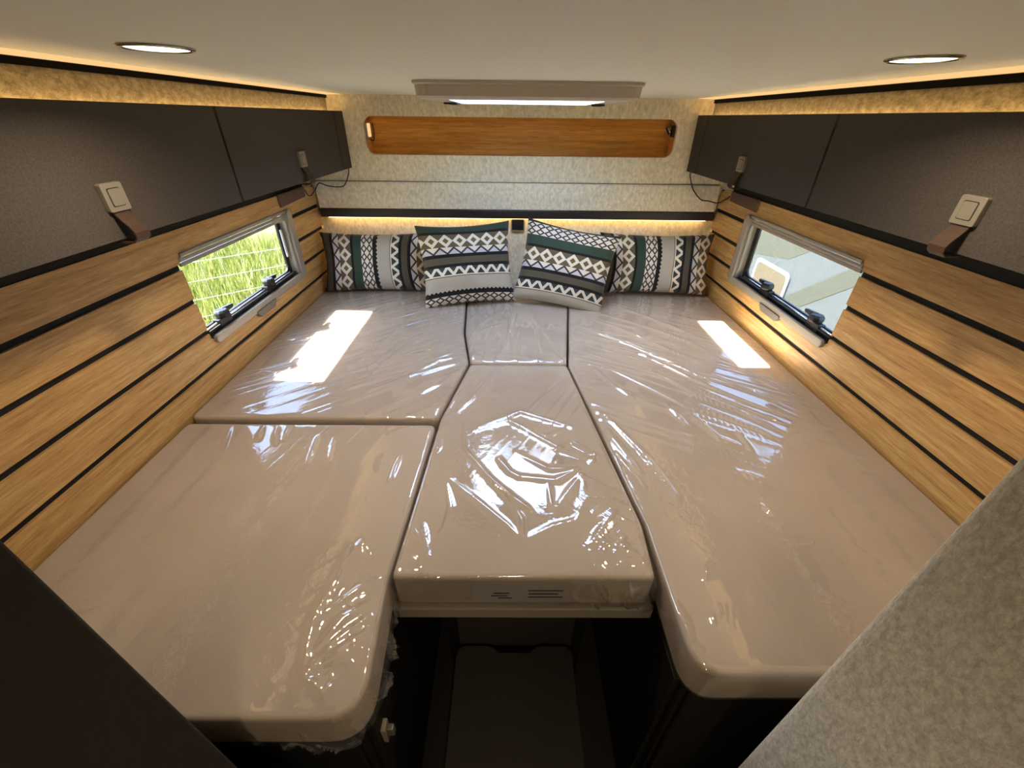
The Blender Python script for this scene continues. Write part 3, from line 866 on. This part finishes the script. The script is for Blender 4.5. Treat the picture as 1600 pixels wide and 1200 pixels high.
E_ = mattress('mattress', [(0.329, 0.327), (1.083, 0.327), (1.083, 2.325), (0.325, 2.325), (0.298, 1.94), (0.233, 1.392), (0.329, 0.64)], [0.055, 0.02, 0.02, 0.02, 0, 0.01, 0], -0.810,
              'long plastic wrapped beige mattress along the right wall', 'E', -33)
# shipping label on the end of the filler mattress, under the plastic
lab = MB().box(-0.075, 0.135, 0.5035, 0.5046, -0.894, -0.833).put('paper_label', M['label'], Cc)
for x0, x1, z in ((-0.03, 0.005, -0.862), (-0.035, 0.0, -0.872), (-0.02, 0.01, -0.880), (0.045, 0.12, -0.852), (0.045, 0.11, -0.864), (0.045, 0.12, -0.876)):
    MB().box(x0, x1, 0.5028, 0.5034, z - 0.0018, z + 0.0018).put('printed_line', M['ink' if x1 < 0.02 else 'carcass'], lab)

o = MB().box(-0.252, 0.322, 0.493, 2.32, -0.943, -0.908).put('bed_slab', M['beige'], bevel=0.003)
tag(o, 'pale board carrying the middle filler mattress', 'bed board')

def bed_base(x0, x1, y0, label, s):
    t = thing('bed_base', ((x0 + x1) / 2, (y0 + 2.32) / 2, -1.75), label, 'bed base')
    MB().box(x0, x1, y0 + 0.015, 2.32, -1.75, -0.935).put('carcass', M['dark'], t)
    MB().box(x0 - 0.0, x1 + 0.0, y0, 2.32, -0.934, -0.909).put('deck_board', M['carcass'], t, bevel=0.003)
    xi = x1 if s < 0 else x0
    a, b = (xi, xi + 0.014) if s < 0 else (xi - 0.014, xi)
    for ya, yb in ((y0 + 0.03, 0.86), (0.866, 1.45)):
        d = MB().box(a, b, ya, yb, -1.70, -0.96).put('side_door', M['dark'], t, bevel=0.002)
        if s < 0 and yb < 1:
            MB().box(b, b + 0.010, 0.328, 0.352, -1.13, -1.07).put('catch_plate', M['beige'], d, bevel=0.002)
            MB().box(b + 0.010, b + 0.024, 0.334, 0.347, -1.115, -1.082).put('catch_knob', M['satin'], d, bevel=0.003)
    MB().box(x0 + 0.01, x1 - 0.01, y0 + 0.002, y0 + 0.015, -1.70, -0.95).put('end_door', M['dark'], t, bevel=0.002)
    return t
bed_base(-1.004, -0.276, 0.285, 'dark bed base under the left mattresses', -1)
bed_base(0.356, 1.084, 0.35, 'dark bed base under the long right mattress', 1)

# steps between the two bed bases
t = thing('step_box', (0.022, 0.5, -1.75), 'dark lidded step with a finger notch between the bed bases', 'step')
MB().box(-0.150, 0.195, 0.10, 0.642, -1.75, -1.415).put('body', M['dark'], t)
lid = [(-0.157, 0.09), (0.202, 0.09)] + [(0.202 - 0.03 + 0.03 * math.cos(a), 0.615 + 0.03 * math.sin(a)) for a in np.linspace(0, math.pi / 2, 6)]
lid += [(0.105, 0.645), (0.085, 0.638), (0.07, 0.625), (-0.025, 0.625), (-0.04, 0.638), (-0.06, 0.645)]
lid += [(-0.157 + 0.03 - 0.03 * math.sin(a), 0.615 + 0.03 * math.cos(a)) for a in np.linspace(0, math.pi / 2, 6)]
MB().prism(lid, 'z', -1.414, -1.396).put('lid', M['dark2'], t, bevel=0.002)
t = thing('riser_box', (0.028, 0.9, -1.75), 'dark riser panel behind the lidded step', 'step')
MB().box(-0.185, 0.240, 0.668, 1.3, -1.75, -1.10).put('body', M['dark'], t)
MB().box(-0.150, 0.205, 0.656, 0.667, -1.42, -1.12).put('front_panel', M['dark2'], t, bevel=0.002)

# ------------------------------------------------------------------ cushions
def cushion(w, h, th, center, rot, label, vertical, p0, seed):
    n = 40
    rs = np.random.RandomState(seed)
    g = np.linspace(-1, 1, n + 1)
    U, W = np.meshgrid(g, g)
    x = w / 2 * U * (1 - 0.085 * (1 - W ** 2))
    zz = h / 2 * W * (1 - 0.085 * (1 - U ** 2))
    prof = (np.clip(1 - U ** 2, 0, 1) ** 0.5 * np.clip(1 - W ** 2, 0, 1) ** 0.5) ** 0.85
    wob = vnoise(U * 3 + seed, W * 3, seed) - 0.5
    v, f, uvs = [], [], []
    def fv(a, b, side):
        p = p0 + a * w / 2
        if not vertical: p = p0 + b * h / 2 * 0.99
        q = (b * h / 2 if vertical else a * w / 2)
        return p, q
    for side in (-1, 1):
        y = side * (th / 2 * prof + 0.003) * (1 + 0.18 * wob)
        for j in range(n + 1):
            for i in range(n + 1):
                v.append((x[j, i], y[j, i], zz[j, i]))
                uvs.append(fv(U[j, i], W[j, i], side))
    K = (n + 1) ** 2
    for s in (0, 1):
        for j in range(n):
            for i in range(n):
                a = s * K + j * (n + 1) + i
                q = (a, a + 1, a + n + 2, a + n + 1)
                f.append(q if s == 0 else q[::-1])
    rim = [(0, i) for i in range(n)] + [(j, n) for j in range(n)] + [(n, i) for i in range(n, 0, -1)] + [(j, 0) for j in range(n, 0, -1)]
    ids = [j * (n + 1) + i for j, i in rim]
    for k in range(len(ids)):
        a, b = ids[k], ids[(k + 1) % len(ids)]
        f.append((a, K + a, K + b, b))
    me = bpy.data.meshes.new('cushion')
    me.from_pydata(v, [], f)
    uvl = me.uv_layers.new(name='UVMap')
    li = np.empty(len(me.loops), dtype=np.int32)
    me.loops.foreach_get('vertex_index', li)
    uvl.data.foreach_set('uv', np.array(uvs, float)[li].ravel())
    me.polygons.foreach_set('use_smooth', [True] * len(me.polygons))
    me.materials.append(M['fabric'])
    o = bpy.data.objects.new('cushion', me)
    COL.objects.link(o)
    o.location = (center[0], center[1], center[2] + Z0)
    o.rotation_euler = Euler([math.radians(a) for a in rot], 'YXZ')
    return tag(o, label, 'cushion', 'patterned cushions along the head of the bed')

PER = 0.424
cushion(0.58, 0.305, 0.17, (-0.708, 2.205, -0.657), (-20, 0, 2), 'long patterned cushion with upright bands in the corner by the left window', True, 0.268, 1)
cushion(0.60, 0.315, 0.17, (0.775, 2.205, -0.653), (-20, 0, -2), 'long patterned cushion with upright bands in the corner by the right window', True, 0.285, 2)
cushion(0.47, 0.40, 0.19, (-0.214, 2.070, -0.624), (-24, -1, 13), 'square patterned cushion with level bands left of the switch panel', False, 0.626 - 0.199, 3)
cushion(0.47, 0.40, 0.19, (0.276, 2.060, -0.632), (-24, 8, -12), 'square patterned cushion with tilted bands right of the switch panel', False, 0.706 - 0.196, 4)

# ------------------------------------------------------------------ outside
GZ = -2.5
ground = NT('field_soil')
gn = ground.noise(ground.pos(), 1.2, 4, 0.6)
gc = ground.ramp(gn, [(0.3, srgb(84, 92, 44)), (0.7, srgb(126, 124, 72))])
M['field'] = ground.surface(gc, 0.95, 0, None, 0.1)
gt = NT('meadow_grass')
n1 = gt.noise(gt.mapping(gt.pos(), (14, 14, 3)), 1.0, 3)
M['grass'] = gt.surface(gt.ramp(n1, [(0.30, srgb(64, 82, 30)), (0.5, srgb(150, 152, 66)), (0.70, srgb(208, 200, 130))]), 0.8, 0, None, 0.2)
o = MB().box(-40, 40, -30, 50, GZ - 0.1, GZ).put('ground', M['field'])
struct(o, 'meadow around the vehicle')
rs = np.random.RandomState(5)
NB = 26000
bx, by = rs.uniform(-8.5, -2.9, NB), rs.uniform(2.2, 9.5, NB)
bh, an, lean, wd = rs.uniform(0.18, 0.5, NB), rs.uniform(0, 2 * math.pi, NB), rs.uniform(0.02, 0.25, NB), rs.uniform(0.006, 0.014, NB)
la = rs.uniform(0, 2 * math.pi, NB)
tx, ty = bx + np.cos(la) * lean, by + np.sin(la) * lean
gv = np.empty((NB, 3, 3))
gv[:, 0] = np.stack([bx - np.cos(an) * wd, by - np.sin(an) * wd, np.full(NB, GZ)], 1)
gv[:, 1] = np.stack([bx + np.cos(an) * wd, by + np.sin(an) * wd, np.full(NB, GZ)], 1)
gv[:, 2] = np.stack([tx, ty, GZ + bh], 1)
me = bpy.data.meshes.new('meadow_grass')
gv = gv.reshape(-1, 3)
gv[:, 2] += Z0
me.from_pydata(gv.tolist(), [], np.arange(NB * 3).reshape(-1, 3).tolist())
me.materials.append(M['grass'])
o = bpy.data.objects.new('meadow_grass', me)
COL.objects.link(o)
tag(o, 'tall sunlit yellow green grass outside the left window', 'grass', kind='stuff')

# wire fence that crosses the view obliquely
M['wire'] = plain('galvanised_wire', (214, 214, 210), 0.4, 0.3)
fa, fb = Vector((-3.66, 2.33)), Vector((-1.7, 4.06))
t = thing('wire_fence', ((fa.x + fb.x) / 2, (fa.y + fb.y) / 2, GZ), 'pale wire mesh fence in front of the grass outside the left window', 'fence')
for z in np.arange(-1.75, -0.70, 0.15):
    MB().tube([(fa.x, fa.y, z), (fb.x, fb.y, z)], 0.0024, 5).put('line_wire', M['wire'], t)
for u in np.linspace(0.02, 0.98, 18):
    p = fa.lerp(fb, u)
    MB().tube([(p.x, p.y, -1.78), (p.x, p.y, -0.72)], 0.0011, 4).put('cross_wire', M['wire'], t)
for u in (0.0, 1.0):
    p = fa.lerp(fb, u)
    MB().tube([(p.x, p.y, GZ), (p.x, p.y, -0.66)], 0.025, 8).put('post', M['carcass'], t)

# parked white motorhome outside the right window
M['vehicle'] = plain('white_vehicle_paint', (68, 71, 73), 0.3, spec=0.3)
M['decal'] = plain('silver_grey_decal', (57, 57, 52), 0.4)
M['seal'] = plain('pale_window_surround', (104, 106, 106), 0.4)
M['tan'] = plain('tan_window_blind', (74, 64, 50), 0.5)
t = thing('motorhome', (3.6, 4.6, GZ), 'white motorhome with grey slanting stripes parked outside the right window', 'vehicle')
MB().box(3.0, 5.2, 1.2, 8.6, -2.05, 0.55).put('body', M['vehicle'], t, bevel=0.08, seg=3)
MB().box(3.05, 5.15, 1.3, 8.5, -2.25, -2.05).put('skirt', M['carcass'], t)
for yw in (2.2, 7.2):
    MB().lathe([(0.0001, 0), (0.2, 0.0), (0.22, 0.02), (0.33, 0.02), (0.36, 0.05), (0.36, 0.2), (0.0001, 0.2)], (3.02, yw, GZ + 0.36), 'x', 28).put('wheel', M['rubber'], t)
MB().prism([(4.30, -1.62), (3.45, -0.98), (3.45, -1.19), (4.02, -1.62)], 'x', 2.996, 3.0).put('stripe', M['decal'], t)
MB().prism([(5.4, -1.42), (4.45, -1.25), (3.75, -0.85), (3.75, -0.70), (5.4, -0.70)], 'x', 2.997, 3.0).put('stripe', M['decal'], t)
wf = MB().prism(rrect(4.30, 5.0, -1.72, -1.37, 0.08), 'x', 2.98, 3.0).put('side_window', M['seal'], t, bevel=0.006)
MB().prism(rrect(4.35, 4.95, -1.68, -1.41, 0.06), 'x', 2.977, 2.98).put('window_blind', M['tan'], wf)
